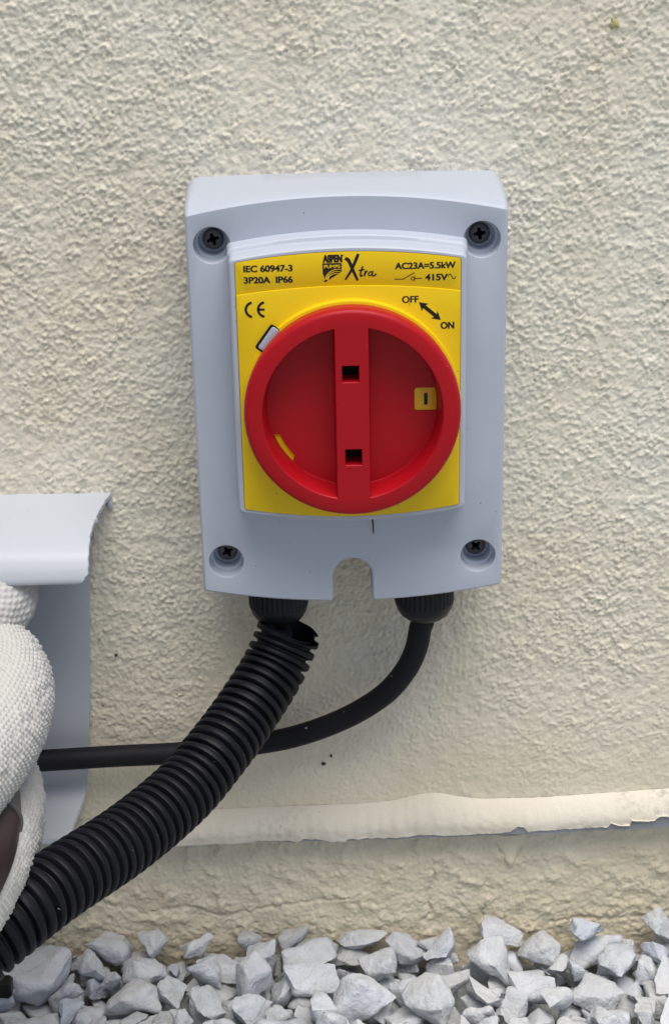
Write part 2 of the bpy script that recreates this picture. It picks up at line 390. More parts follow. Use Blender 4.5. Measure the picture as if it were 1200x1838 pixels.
HM = np.full((int((gy1-gy0)/G), int((gx1-gx0)/G)), -14.0)
yy_, xx_ = np.mgrid[gy0:gy1:G, gx0:gx1:G]
bump_h = 1.6
def rand_rot(r):
    tilt = r.normal(0, .8); a = r.uniform(0, 2*math.pi); b = r.uniform(0, 2*math.pi)
    return (Matrix.Rotation(b, 3, 'Z') @ Matrix.Rotation(tilt, 3, 'X') @ Matrix.Rotation(a, 3, 'Z'))
placed = []
def drop(si, size, x, y, R):
    pl = hi_s[si][1]; n = pl[:, :3] @ np.array(R).T; d = pl[:, 3]*size
    rr = int(size*1.3)+1
    i0 = int((x-gx0)/G); j0 = int((y-gy0)/G)
    a, b, c, e = j0-rr, j0+rr+1, i0-rr, i0+rr+1
    if a < 0 or c < 0 or b > HM.shape[0] or e > HM.shape[1]:
        if b > HM.shape[0] and a >= 0 and c >= 0 and e <= HM.shape[1]: pass
        else: return None
    b = min(b, HM.shape[0])
    dx = xx_[a:b, c:e]-x; dy = yy_[a:b, c:e]-y
    lo = np.full(dx.shape, -1e9); hi = np.full(dx.shape, 1e9)
    for q, dd in zip(n, d):
        v = dd-q[0]*dx-q[1]*dy
        if q[2] < -1e-3: lo = np.maximum(lo, v/q[2])
        elif q[2] > 1e-3: hi = np.minimum(hi, v/q[2])
        else: lo = np.where(v < 0, 1e9, lo)
    ins = lo < hi
    if ins.sum() < 4: return None
    # must not run into the wall
    ytop = (dy+y)[ins].max()
    if ytop > -.2: return None
    z = (HM[a:b, c:e]-lo)[ins].max()
    return z, (a, b, c, e), ins, hi
def fill_gravel(n, region, smin, smax, tries, seed, toplim):
    r = np.random.default_rng(seed)
    for _ in range(n):
        size = r.uniform(smin, smax)*(1.25 if r.random() < .12 else 1); si = int(r.integers(NS)); best = None
        for t in range(tries):
            x = r.uniform(region[0], region[1]); y = r.uniform(region[2], region[3]); R = rand_rot(r)
            q = drop(si, size, x, y, R)
            if q is None: continue
            sc = q[0] + (0.2*abs(x-0) > 1e9)
            if best is None or sc < best[0]: best = (sc, x, y, R, q)
        if best is None or best[0] > toplim: continue
        _, x, y, R, (z, (a, b, c, e), ins, hi) = best
        z -= .5
        HM[a:b, c:e] = np.where(ins, np.maximum(HM[a:b, c:e], hi+z), HM[a:b, c:e])
        placed.append((si, size, x, y, z, R))
fill_gravel(1500, (-235, 235, -285, -3), 6.2, 9.5, 10, 5, -4)
fill_gravel(260, (-175, 165, -105, -4), 9.0, 14.0, 30, 6, 3)
fill_gravel(45, (-150, 140, -16, -4), 8.5, 12.5, 8, 8, 7)
fill_gravel(90, (-150, 150, -85, -3), 6, 9, 18, 9, 2.5)
fill_gravel(70, (-150, 150, -85, -3), 3.5, 5.5, 14, 7, 0)
def vis(pl): # stones that lie in or near the picture and near the top of the heap
    si, s, x, y, z, R = pl; return (z > -9 and -150 < x < 150 and y > -80)
cand = [p for p in placed if vis(p)]; rest = [p for p in placed if not vis(p)]
cand.sort(key=lambda p: -p[4]); rest += cand[300:]; cand = cand[:300]
for si, s, x, y, z, R in cand:
    o = bpy.data.objects.new('stone', hi_s[si][0]); col.objects.link(o); o.parent = ground
    o.matrix_local = Matrix.Translation(Vector((x, y, z))*.001) @ R.to_4x4() @ Matrix.Scale(s*.001, 4)
V = []; Fc = []; nb = 0
for si, s, x, y, z, R in rest:
    me = lo_me[si]; co = np.empty(len(me.vertices)*3); me.vertices.foreach_get('co', co)
    co = co.reshape(-1, 3) @ np.array(R).T*s+np.array([x, y, z]); V.append(co*.001)
    fv = np.empty(len(me.polygons)*3, int); me.polygons.foreach_get('vertices', fv); Fc.append(fv.reshape(-1, 3)+nb); nb += len(co)
me = bpy.data.meshes.new('loose_gravel'); me.from_pydata(np.vstack(V).tolist(), [], np.vstack(Fc).tolist())
me.polygons.foreach_set('use_smooth', [True]*len(me.polygons)); me.set_sharp_from_angle(angle=math.radians(28))
lg = link('loose_gravel', me, 'stone', ground); lg['kind'] = 'stuff'

# ------------------------------------------------------------------ isolator switch
iso = root('isolator_switch', (0, 0, -70), 'grey wall-mounted isolator box with yellow faceplate and round red rotary handle', 'switch')
def body_ring(xh, ztc, zte, zbc, zbe, r, notch=True, nt=25, nw=6.5, nz_=-53.8):
    """outline: arched top and bottom, rounded corners, cable notch in the bottom edge (counter-clockwise from bottom left)"""
    def arc(x, c, e, xm): return e+(c-e)*(1-(x/xm)**2)
    pts = []
    xe = xh-r
    nb_ = nt//2
    if notch:
        rr = 1.4
        xl = np.linspace(-xe, -nw-rr, nb_); pts += [(x, arc(x, zbc, zbe, xh)) for x in xl]
        zb = arc(nw, zbc, zbe, xh)
        pts += [(-nw-rr+rr*math.sin(a), zb+rr-rr*math.cos(a)) for a in np.linspace(.25, math.pi/2, 5)]
        zc = nz_-nw
        pts += [(nw*math.cos(a), zc+nw*math.sin(a)) for a in np.linspace(math.pi, 0, 17)]
        pts += [(nw+rr-rr*math.sin(a), zb+rr-rr*math.cos(a)) for a in np.linspace(math.pi/2, .25, 5)]
        pts += [(x, arc(x, zbc, zbe, xh)) for x in np.linspace(nw+rr, xe, nb_)]
    else:
        pts += [(x, arc(x, zbc, zbe, xh)) for x in np.linspace(-xe, xe, nt)]
    zb = arc(xe, zbc, zbe, xh)
    pts += [(xe+r*math.sin(a), zb+r-r*math.cos(a)) for a in np.linspace(.2, math.pi/2, 6)]
    zt = arc(xe, ztc, zte, xh)
    pts += [(xh, zb+r+(zt-zb-2*r)*t) for t in np.linspace(.1, .9, 7)]
    pts += [(xe+r*math.cos(a), zt-r+r*math.sin(a)) for a in np.linspace(0, math.pi/2-.2, 6)]
    pts += [(x, arc(x, ztc, zte, xh)) for x in np.linspace(xe, -xe, nt)]
    pts += [(-xe-r*math.sin(a), zt-r+r*math.cos(a)) for a in np.linspace(.2, math.pi/2, 6)]
    pts += [(-xh, zt-r-(zt-zb-2*r)*t) for t in np.linspace(.1, .9, 7)]
    pts += [(-xe-r*math.cos(a), zb+r-r*math.sin(a)) for a in np.linspace(0, math.pi/2-.2, 6)]
    return pts
HOLES = [(-42.1, 53.7), (42.1, 53.7), (-42.1, -53.7), (42.1, -53.7)]
mb = MB()                                                   # wall half of the box
br = body_ring(50.2, 67.6, 67.0, -68.6, -63.6, 4.0)
mb.loft([at(br, 1.0), at(br, -7.2)], cap0=False); mb.fill([br], -7.2); mb.build('base', 'grey', iso)
mb = MB()
FY = -42.0
prof = [(-6.4, 51.3, 68.7, 68.0, -69.6, -64.6, 4.5), (-7.0, 51.6, 69.0, 68.4, -69.9, -64.9, 4.5), (-20, 51.2, 69.2, 67.9, -69.8, -64.8, 3.8),
        (-32, 50.7, 69.2, 66.4, -69.7, -64.7, 2.6), (-38.5, 50.35, 69.15, 64.8, -69.6, -64.6, 1.9), (-40.9, 50.15, 69.0, 63.9, -69.5, -64.5, 1.5)]
rings = [at(body_ring(*q[1:]), q[0]) for q in prof]
fr = body_ring(50.1, 68.9, 63.5, -69.5, -64.5, 1.4)
for d, y in ((.12, -41.4), (.35, -41.75), (.75, FY)): rings.append(at(offset(fr, d), y))
mb.loft(rings); mb.loft([rings[0], at(body_ring(47, 66, 64, -66, -61, 3), -6.4)])
front = offset(fr, .75)
hl = [circle(x, z, 6.1, 40) for x, z in HOLES]
mb.fill([front]+hl, FY)
for (x, z) in HOLES:
    mb.loft([at(circle(x, z, r, 40), FY+d) for r, d in ((6.1, 0), (5.93, .05), (5.8, .22), (5.62, 5.0), (5.5, 5.25), (4.75, 5.45), (4.55, 5.8), (4.35, 9.8), (3.0, 10.0))], cap1=True)
mb.build('cover', 'grey', iso, angle=28)
# screws at the bottom of the four wells, cross-recessed
for k, (x, z) in enumerate(HOLES):
    mb = MB(); a0 = (.3, .15, .5, .75)[k]; rr = 3.3; Y = FY+8.3
    def rotp(p): return (x+p[0]*math.cos(a0)-p[1]*math.sin(a0), z+p[0]*math.sin(a0)+p[1]*math.cos(a0))
    w, l, m_ = .52, 1.95, .95
    cr = [rotp(p) for p in ((l,-w),(l,w),(m_,w+.08),(w+.08,m_),(w,l),(-w,l),(-w-.08,m_),(-m_,w+.08),(-l,w),(-l,-w),(-m_,-w-.08),(-w-.08,-m_),(-w,-l),(w,-l),(w+.08,-m_),(m_,-w-.08))]
    ins = offset(cr, .28)
    mb.loft([at(circle(x, z, rr, 32), Y+2.7), at(circle(x, z, rr, 32), Y+.7), at(circle(x, z, rr*.94, 32), Y+.25), at(circle(x, z, rr*.8, 32), Y)])
    mb.fill([circle(x, z, rr*.8, 32), cr], Y); mb.loft([at(cr, Y), at(ins, Y+1.7)]); mb.fill([ins], Y+1.7)
    mb.build('screw', 'screw', iso)
# raised boss round the faceplate
mb = MB()
def boss(xh, ztc, zte, zbc, zbe, r): return body_ring(xh, ztc, zte, zbc, zbe, r, notch=False, nt=31)
rings = [at(boss(37.6, 57.9, 54.3, -36.2, -32.4, 2.2), FY+.3), at(boss(37.3, 57.6, 54.0, -36.0, -32.2, 2.2), FY-.6), at(boss(37.2, 57.3, 53.7, -35.9, -32.1, 2.2), -46.6),
         at(boss(37.15, 56.9, 53.3, -35.9, -32.1, 2.2), -47.1), at(boss(36.9, 55.9, 52.5, -35.7, -31.9, 2.0), -47.5), at(boss(36.7, 55.7, 52.3, -35.5, -31.7, 1.9), -50),
         at(boss(36.45, 55.4, 52.0, -35.2, -31.4, 1.8), -53.4)]
b0 = boss(36.4, 55.3, 51.9, -35.1, -31.3, 1.8)
for d, y in ((.18, -53.85), (.55, -54.15), (.85, -54.2)): rings.append(at(offset(b0, d), y))
plate = boss(34.55, 53.7, 50.9, -33.3, -30.0, .9)
rings.append(at(offset(plate, -.16), -54.2)); rings.append(at(offset(plate, -.16), -53.0))
mb.loft(rings); mb.fill([offset(plate, -.16)], -53.0)
mb.build('boss', 'grey', iso, angle=28)
# yellow faceplate: header strip and the slightly prouder lower panel
def arcz(x): return 43.2-2.3*(x/34.5)**2
xs_ = np.linspace(-34.55, 34.55, 33)
def split(upper):
    o = [p for p in plate if (p[1] > arcz(p[0])+.05) == upper and abs(p[1]-arcz(p[0])) > .3]
    if upper: return o+[(x, arcz(x)+.06) for x in xs_]
    k = next(i for i, p in enumerate(plate) if p[1] > arcz(p[0])+.05)      # the loop starts bottom left and runs counter-clockwise
    pre = [p for p in plate[:k] if p in o]; post = [p for p in plate[k:] if p in o]
    return pre+[(x, arcz(x)) for x in xs_[::-1]]+post
def slab(name, ring, yb, yf, m, parent, bev=.15):
    mb = MB(); mb.loft([at(ring, yb), at(ring, yf+bev), at(offset(ring, bev*.3), yf+bev*.3), at(offset(ring, bev), yf)]); mb.fill([offset(ring, bev)], yf)
    return mb.build(name, m, parent, angle=25)
hdr = split(True); low_ = split(False)
slab('header_panel', hdr, -52.8, -54.25, 'yellow', iso, .12)
KC = (.5, 4.9)
mainp = slab('faceplate', low_, -52.8, -54.75, 'yellow', iso, .3)
# collar behind the handle
mb = MB(); mb.loft([at(circle(*KC, r, 96), y) for r, y in ((34.25, -54.6), (34.2, -57.2), (34.1, -57.45), (33.8, -57.55), (29, -57.55), (29, -54.6))])
mb.build('collar', 'yellow', iso)
# position marker in its slot, beside the handle
def frame_rect(c, ang, l, w, r, n=4):
    out = []
    for sx, sy, a in ((1, 1, 0), (-1, 1, 90), (-1, -1, 180), (1, -1, 270)):
        for t in np.linspace(0, math.pi/2, n):
            q = (sx*(l/2-r)+r*math.cos(math.radians(a)+t), sy*(w/2-r)+r*math.sin(math.radians(a)+t))
            out.append((c[0]+q[0]*math.cos(ang)-q[1]*math.sin(ang), c[1]+q[0]*math.sin(ang)+q[1]*math.cos(ang)))
    return out
mc = (P(481, 608, Y=-57.6)[0], P(481, 608, Y=-57.6)[2]); ang = math.radians(54)
mb = MB(); mb.fill([frame_rect((mc[0]-.25, mc[1]+.1), ang, 9.3, 3.4, .8)], -57.56); sl = mb.build('marker_slot', 'dark', iso)
slab('marker', frame_rect((mc[0]+.15, mc[1]-.05), ang, 8.2, 2.5, .6), -57.3, -57.95, 'grey', sl, .15)

# rotary handle
hd = MB(); _w = P(764, 717, Y=-56); WC = (_w[0], _w[2]); HY, FLY = -65.6, -55.4
cx, cz = KC
def dshape(sgn, r, xc, n=40):
    a0 = math.acos(xc/r); pts = [(cx+sgn*r*math.cos(a), cz+r*math.sin(a)) for a in np.linspace(-a0, a0, n)]
    return pts+[(cx+sgn*xc, cz+r*math.sin(a0)*t) for t in np.linspace(.94, -.94, 12)]
N_ = 128
hd.loft([at(circle(*KC, r, N_), y) for r, y in ((31.5, -57.6), (33.0, -57.65), (33.3, -58.0), (33.7, -62.4), (33.68, -63.6), (33.4, -64.6), (32.9, -65.25), (32.1, HY))])
DS = []
for sg in (1, -1):
    d0 = dshape(sg, 28.3, 5.0)
    DS.append(d0)
    rings = [at(d0, HY), at(dshape(sg, 28.1, 5.12), HY+.12), at(dshape(sg, 27.85, 5.25), HY+.5), at(dshape(sg, 26.9, 5.6), FLY-.25), at(dshape(sg, 26.6, 5.75), FLY)]
    hd.loft(rings)
    fl = dshape(sg, 26.6, 5.75)
    holes = []
    if sg == 1: holes = [frame_rect(WC, 0, 7.4, 7.7, .9)]
    else:
        aa = np.linspace(math.radians(200), math.radians(224), 12)
        holes = [[(cx+26.5*math.cos(a), cz+26.5*math.sin(a)) for a in aa]+[(cx+24.7*math.cos(a), cz+24.7*math.sin(a)) for k, a in enumerate(aa[::-1][1:-1])]]
    hd.fill([fl]+holes, FLY)
    for q in holes: hd.loft([at(q, FLY), at(q, FLY+.55)])
sq = [frame_rect((P(a, b, Y=-66)[0], P(a, b, Y=-66)[2]), 0, 5.5, 5.6, .25) for a, b in ((629, 672.5), (634.5, 822))]
hd.fill([circle(*KC, 32.1, N_)]+DS+sq, HY)
for q in sq: hd.loft([at(q, HY), at(offset(q, .15), HY+.2), at(offset(q, .25), HY+8)])
handle = hd.build('rotary_handle', 'red', iso, angle=30)
for q in sq:
    mb = MB(); mb.fill([offset(q, .1)], HY+8.0); mb.build('padlock_hole', 'dark', handle)
win = slab('position_window', frame_rect(WC, 0, 7.2, 7.5, .9), FLY+.6, FLY+.2, 'amber', handle, .25)
mb = MB(); mb.fill([frame_rect(WC, 0, 1.15, 3.9, .12)], FLY+.15); mb.build('on_mark', 'print', win)

# ---- printed lettering
def text(body, x, z, h, parent, Y, sx=1., bold=.0, shear=0., name='lettering', width=None, weight=.085):
    """x,z: lower left corner; h: capital height in mm; width: fit to this width"""
    cu = bpy.data.curves.new(name, 'FONT'); cu.body = body; cu.size = 1.0; cu.offset = bold; cu.shear = shear
    o = bpy.data.objects.new(name, cu); col.objects.link(o)
    dg = bpy.context.evaluated_depsgraph_get(); dg.update()
    me = bpy.data.meshes.new_from_object(o.evaluated_get(dg)); bpy.data.objects.remove(o); bpy.data.curves.remove(cu)
    co = np.empty(len(me.vertices)*3); me.vertices.foreach_get('co', co); co = co.reshape(-1, 3)
    cap = .729; s = h/cap
    co[:, 0] -= co[:, 0].min()
    sxx = (width/(co[:, 0].max())) if width else s*sx
    q = np.stack([x+co[:, 0]*sxx, np.full(len(co), Y), z+co[:, 1]*s], 1)
    q = (q-ORG[parent.name])*.001
    fs = [list(p.vertices) for p in me.polygons]; nv = len(q); bpy.data.meshes.remove(me)
    V_ = []; F_ = []                                        # a heavy face: three impressions a tenth of a millimetre apart
    for k_, (ox_, oz_) in enumerate(((0, 0), (weight, .03), (2*weight, 0))):
        V_ += (q+np.array([ox_, -.004*k_, oz_])*.001).tolist(); F_ += [[i+k_*nv for i in f] for f in fs]
    me = bpy.data.meshes.new(name); me.from_pydata(V_, [], F_)
    return link(name, me, 'print', parent)
def flat(name, loops_list, Y, parent, m='print'):
    mb = MB()
    for lp in loops_list: mb.fill(lp if isinstance(lp[0], list) else [lp], Y)
    return mb.build(name, m, parent)
def stroke(pts, w):
    p = np.array(pts, float); w = np.broadcast_to(np.asarray(w, float), (len(p),)); t = np.gradient(p, axis=0); t /= np.linalg.norm(t, axis=1, keepdims=True)
    n = np.stack([-t[:, 1], t[:, 0]], 1)*w[:, None]/2; return [tuple(q) for q in (p+n)]+[tuple(q) for q in (p-n)[::-1]]
HY2, LY2 = -54.31, -54.81
hp = bpy.data.objects['header_panel']; fp = bpy.data.objects['faceplate']
text('IEC 60947-3', -32.0, 48.0, 2.05, hp, HY2, bold=.018, width=14.9)
text('3P20A  IP66', -32.0, 44.45, 2.05, hp, HY2, bold=.018, width=14.9)
text('AC23A=5.5kW', 14.3, 47.9, 2.05, hp, HY2, bold=.018, width=18.5)
text('415V', 23.5, 44.15, 2.05, hp, HY2, bold=.018, width=6.9)
text('OFF', 16.4, 37.4, 2.2, fp, LY2, bold=.008, width=5.0)
text('ON', 28.3, 28.9, 2.2, fp, LY2, bold=.018, width=4.1)
t_ = np.linspace(0, 1, 25)
flat('sine_mark', [stroke(np.stack([30.5+2.5*t_, 45.25+.75*np.sin(2*math.pi*t_)], 1), .26)], HY2, hp)
flat('switch_symbol', [stroke([(14.2, 44.75), (17.0, 44.75), (17.15, 44.8)], .24), stroke([(16.9, 44.75), (20.3, 46.7)], .24), stroke([(20.3, 44.85), (22.6, 44.85)], .24),
      stroke([(20.35, 45.75), (20.35, 44.0)], .24), [circle(19.75, 44.85, .62, 20), circle(19.75, 44.85, .40, 20)]], HY2, hp)
def arrow(a, b, w, hw, hl_):
    a = np.array(a); b = np.array(b); d = (b-a)/np.linalg.norm(b-a); n = np.array([-d[1], d[0]])
    return [tuple(q) for q in (a, a+d*hl_-n*hw, a+d*hl_*.82-n*w, b-d*hl_*.82-n*w, b-d*hl_-n*hw, b, b-d*hl_+n*hw, b-d*hl_*.82+n*w, a+d*hl_*.82+n*w, a+d*hl_+n*hw)]
flat('turn_arrow', [arrow((21.6, 37.5), (28.4, 31.7), .58, 1.55, 2.7)], LY2, fp)
def arcs(c, r, a0, a1, w, n=24): return stroke([(c[0]+r*math.cos(a), c[1]+r*math.sin(a)) for a in np.linspace(a0, a1, n)], w)
flat('conformity_mark', [arcs((-29.4, 36.25), 2.3, math.radians(100), math.radians(260), .8), arcs((-25.6, 36.25), 2.3, math.radians(100), math.radians(260), .8), stroke([(-27.9, 36.25), (-25.9, 36.25)], .72)], LY2, fp)
# maker's mark: heavy narrow word over a cut shield with a swirl, then a brushed word
text('ASPEN', -7.75, 50.55, 2.25, hp, HY2, bold=.05, width=5.9)
flat('registered_mark', [circle(-1.55, 52.55, .2, 12)], HY2, hp)
shield = [(-7.8, 50.2), (-1.95, 50.2), (-1.95, 47.6), (-3.3, 46.6), (-5.2, 45.5), (-6.9, 44.35), (-7.5, 44.5), (-7.0, 45.2), (-7.35, 46.0), (-7.75, 47.0)]
flat('shield_mark', [shield], HY2, hp)
def yl(name, loops): return flat(name, loops, HY2-.04, hp, 'yellow')
o_ = text('PUMPS', -7.35, 48.72, 1.0, hp, HY2-.04, bold=.02, width=4.9, weight=.03); o_.data.materials.clear(); o_.data.materials.append(MT['yellow'])
for k in range(3):
    q = [(-2.1-.2*k, 48.25-.75*k), (-4.2, 48.15-.62*k), (-5.8+.1*k, 47.3-.55*k), (-6.75+.3*k, 46.0-.35*k), (-6.75+.25*k, 45.1-.12*k)]
    sp, _ = spline([(a, 0, b) for a, b in q], .15); yl('swirl', [stroke(sp[:, [0, 2]], np.linspace(.16, .34, len(sp)))])
xa, _ = spline([(-.9, 0, 51.6), (.2, 0, 50.9), (1.6, 0, 47.6), (2.9, 0, 44.6)], .2)
xb, _ = spline([(3.2, 0, 52.9), (2.4, 0, 51.0), (1.0, 0, 47.9), (-.9, 0, 44.9)], .2)
flat('brush_letter', [stroke(xa[:, [0, 2]], np.interp(np.linspace(0, 1, len(xa)), [0, .1, .5, 1], [.9, 1.15, 1.0, .75]))], HY2, hp)
flat('brush_letter', [stroke(xb[:, [0, 2]], np.interp(np.linspace(0, 1, len(xb)), [0, .15, .6, 1], [.85, 1.0, .8, .55]))], HY2-.01, hp)
def script(q, w):
    sp, _ = spline([(a, 0, b) for a, b in q], .12); return stroke(sp[:, [0, 2]], w)
flat('script_letter', [script([(4.5, 49.1), (4.05, 47.7), (3.75, 46.5), (3.95, 45.95), (4.5, 46.3)], .5), stroke([(3.2, 47.75), (5.1, 48.05)], .36)], HY2-.02, hp)
flat('script_letter', [stroke([(5.35, 47.6), (5.15, 46.8), (4.95, 45.95)], .5), script([(5.1, 46.6), (5.45, 47.3), (6.05, 47.45)], .5)], HY2-.03, hp)
el = [(6.75+.72*math.cos(a)+.2*math.sin(a), 46.7+.78*math.sin(a)) for a in np.linspace(0, 2*math.pi, 28, endpoint=False)]
flat('script_letter', [[el, offset(el, .38)]], HY2-.02, hp)
flat('script_letter', [script([(7.6, 47.55), (7.4, 46.7), (7.45, 46.05), (7.9, 46.0), (8.7, 46.6)], .42)], HY2-.03, hp)

# ------------------------------------------------------------------ cable glands
def gland(cx_, Yc, label):
    g = root('cable_gland', (cx_, Yc, -66), label, 'cable gland', 'cable glands under the isolator box')
    n = 144; th = np.linspace(0, 2*math.pi, n, endpoint=False); kn = np.where((np.arange(n)//2) % 2 == 0, 0, -.34)
    def ring(r, z, k=0): return [(cx_+(r+k*kn[i])*math.cos(th[i]), Yc+(r+k*kn[i])*math.sin(th[i]), z) for i in range(n)]
    mb = MB(); mb.loft([ring(9.4, -60), ring(9.4, -68.3)], cap0=True); mb.build('thread', 'black', g)
    mb = MB(); mb.loft([ring(9.6, -68), ring(10.4, -68.2), ring(10.5, -68.8), ring(10.5, -69.2, 1), ring(10.45, -78.0, 1), ring(10.3, -78.4), ring(10.2, -79.0), ring(9.6, -81.0), ring(8.4, -83.0), ring(6.8, -84.4), ring(5.2, -85.0), ring(4.3, -85.0), ring(4.2, -80)]); mb.build('dome_nut', 'black', g, angle=25)
    return g
YG = -23
gland(-25.7, YG, 'black cable gland under the box, above the ribbed conduit')
gland(25.3, YG, 'black cable gland under the box, holding the smooth black cable')

# ------------------------------------------------------------------ cables and conduit
cpath = [(25.3, YG, -78), (25.0, YG, -86), P(754, 1128, Y=-22.5), P(746, 1165, Y=-21.5), P(727, 1204, Y=-19.5), P(690, 1246, Y=-17), P(628, 1285, Y=-13), P(550, 1316, Y=-10), P(470, 1334, Y=-9),
         P(330, 1351, Y=-9), P(200, 1358, Y=-10), P(70, 1366, Y=-13), P(-60, 1372, Y=-18), P(-200, 1380, Y=-22)]
p_, _ = spline(cpath, .8); mb = MB(); tube(mb, p_, 4.05, 28)
o = mb.build('power_cable', 'cable'); o['label'] = 'smooth black cable curving from the gland across the wall into the trunking'; o['category'] = 'cable'
wpath = [(-25.7, YG, -78), (-25.7, YG, -88), P(505, 1150, Y=-27), P(492, 1200, Y=-31), P(450, 1270, Y=-42)]
p_, _ = spline(wpath, .8); mb = MB(); tube(mb, p_, 3.9, 24)
o = mb.build('inner_cable', 'cable'); o['label'] = 'black cable dropping from the gland into the open end of the ribbed conduit'; o['category'] = 'cable'

kp = [P(527, 1112, Y=-26), P(506, 1166, Y=-30), P(482, 1215, Y=-36), P(432, 1292, Y=-50), P(385, 1355, Y=-64), P(325, 1425, Y=-80), P(225, 1508, Y=-104), P(105, 1587, Y=-130), P(20, 1652, Y=-146), P(-70, 1730, Y=-158), P(-190, 1850, Y=-170)]
p_, s_ = spline(kp, .35)
PITCH_R = 3.95; ph = (s_/PITCH_R) % 1
ro = 10.9-1.75*np.clip(1-np.clip((np.abs(ph-.5)-.30)/.10, 0, 1), 0, 1)*0
gro = np.clip((np.abs(ph-.5)-.27)/.11, 0, 1)               # 0 on the rib, 1 in the groove
ro = 11.4-1.9*(gro*gro*(3-2*gro))-.18*(np.clip(np.abs(ph-.5)/.27, 0, 1)**2)
mb = MB(); tube(mb, p_, ro, 56, cap=False); tube(mb, p_[:90], 8.9, 56, cap=False)
T, N, B = frames(p_); th = np.linspace(0, 2*math.pi, 56, endpoint=False)
def kring(r, i=0): return [p_[i]+r*(math.cos(a)*N[i]+math.sin(a)*B[i]) for a in th]
o = mb.build('ribbed_conduit', 'conduit', angle=50)
bm = bmesh.new(); bm.from_mesh(o.data)                      # the end is sawn off at a slant
cn = -T[0]+.34*np.array([.35, -.9, .2]); cn /= np.linalg.norm(cn); cp = (p_[8]+np.array([0, 0, ZG]))*.001
res = bmesh.ops.bisect_plane(bm, geom=bm.verts[:]+bm.edges[:]+bm.faces[:], plane_co=cp, plane_no=cn, clear_outer=True)
bm.to_mesh(o.data); bm.free(); o.data.set_sharp_from_angle(angle=math.radians(50))
o['label'] = 'thick black corrugated conduit sweeping down from the box past the trunking'; o['category'] = 'conduit'
# cut burr at the open end
# ------------------------------------------------------------------ trunking
tr = root('trunking', (-110, 0, -165), 'white plastic pipe trunking on the wall with curved lid and open front', 'trunking')
prof = [(0.5, -44.0, -84.2), (-5, -44.5, -85.6), (-10, -45.2, -86.7), (-18, -46.2, -88.0), (-26, -47.6, -88.6), (-32, -49.4, -88.8), (-37, -52.2, -88.7), (-40, -55.8, -88.6), (-41.2, -58.6, -89.0), (-41.4, -60.2, -89.8), (-41.0, -61.2, -91.0)]
pd = np.array(prof); sp, _ = spline([(c_, a, b) for a, b, c_ in prof], .8)
jag = .10*bandnoise((4, len(sp)), .8, 3, 9, 41)[0]; jag[-5:] -= .6; jag[len(jag)*2//5] += .8
mb = MB(); outer = sp.copy(); outer[:, 0] += jag
def prof_off(sp, d):
    t = np.gradient(sp[:, 1:], axis=0); t /= np.linalg.norm(t, axis=1, keepdims=True); n = np.stack([-t[:, 1], t[:, 0]], 1)
    r = sp.copy(); r[:, 1:] += n*d; return r
inner = prof_off(outer, 1.7)
if inner[20, 2] > outer[20, 2]: inner = prof_off(outer, -1.7)
def shiftx(r, x): q = r.copy(); q[:, 0] = x; return q
e1 = outer.copy(); e1[:, 0] -= .3; e1 = e1
bev = prof_off(outer, -.0)
mb.loft([shiftx(outer, -420), shiftx(outer, -150), e1, inner*.15+outer*.85, inner, shiftx(inner, -150), shiftx(inner, -420)], closed=False)
lip_ = [outer[-1], inner[-1]]
mb.add([shiftx(outer, -420)[-1], e1[-1], inner[-1], shiftx(inner, -420)[-1]], [(0, 1, 2, 3)])
lid = mb.build('lid', 'pvc', tr, angle=40); lid['label'] = 'curved white lid with a roughly cut end'
# base channel: back plate and bottom flange
bp = [(-3.2, -47.5, -90.5), (-3.2, -77.1, -94.2), (-3.2, -121.1, -97.4), (-3.3, -150, -99.9), (-4.2, -158.5, -100.8), (-8, -162.2, -101.4), (-14, -163.4, -102.2), (-24, -163.6, -103.2), (-36, -162.8, -104.0), (-39.6, -162.4, -106.2)]
sp, _ = spline([(c_, a, b) for a, b, c_ in bp], 1.2); jag = .08*bandnoise((4, len(sp)), 1.2, 3, 9, 43)[0]
outer = sp.copy(); outer[:, 0] += jag; inner = prof_off(outer, 1.8)
if inner[5, 1] < outer[5, 1]: inner = prof_off(outer, -1.8)
mb = MB(); mb.loft([shiftx(outer, -420), shiftx(outer, -150), outer, inner, shiftx(inner, -150), shiftx(inner, -420)], closed=False)
mb.add([shiftx(outer, -420)[-1], outer[-1], inner[-1], shiftx(inner, -420)[-1]], [(0, 1, 2, 3)])
mb.build('back_channel', 'pvc', tr, angle=40)
# scrap of white sealant at the top edge of the lid
mb = MB(); c = P(200, 905, Y=-1.5)
mb.loft([[(c[0]-1+dx+r*1.2*math.cos(a), -1.0-d*.6, c[2]+r*2.4*math.sin(a)) for a in np.linspace(0, 2*math.pi, 14, endpoint=False)] for r, d, dx in ((1, -1.5, 0), (.9, .5, .2), (.5, 1.2, .2))], cap1=True)
mb.build('sealant', 'pvc', tr)

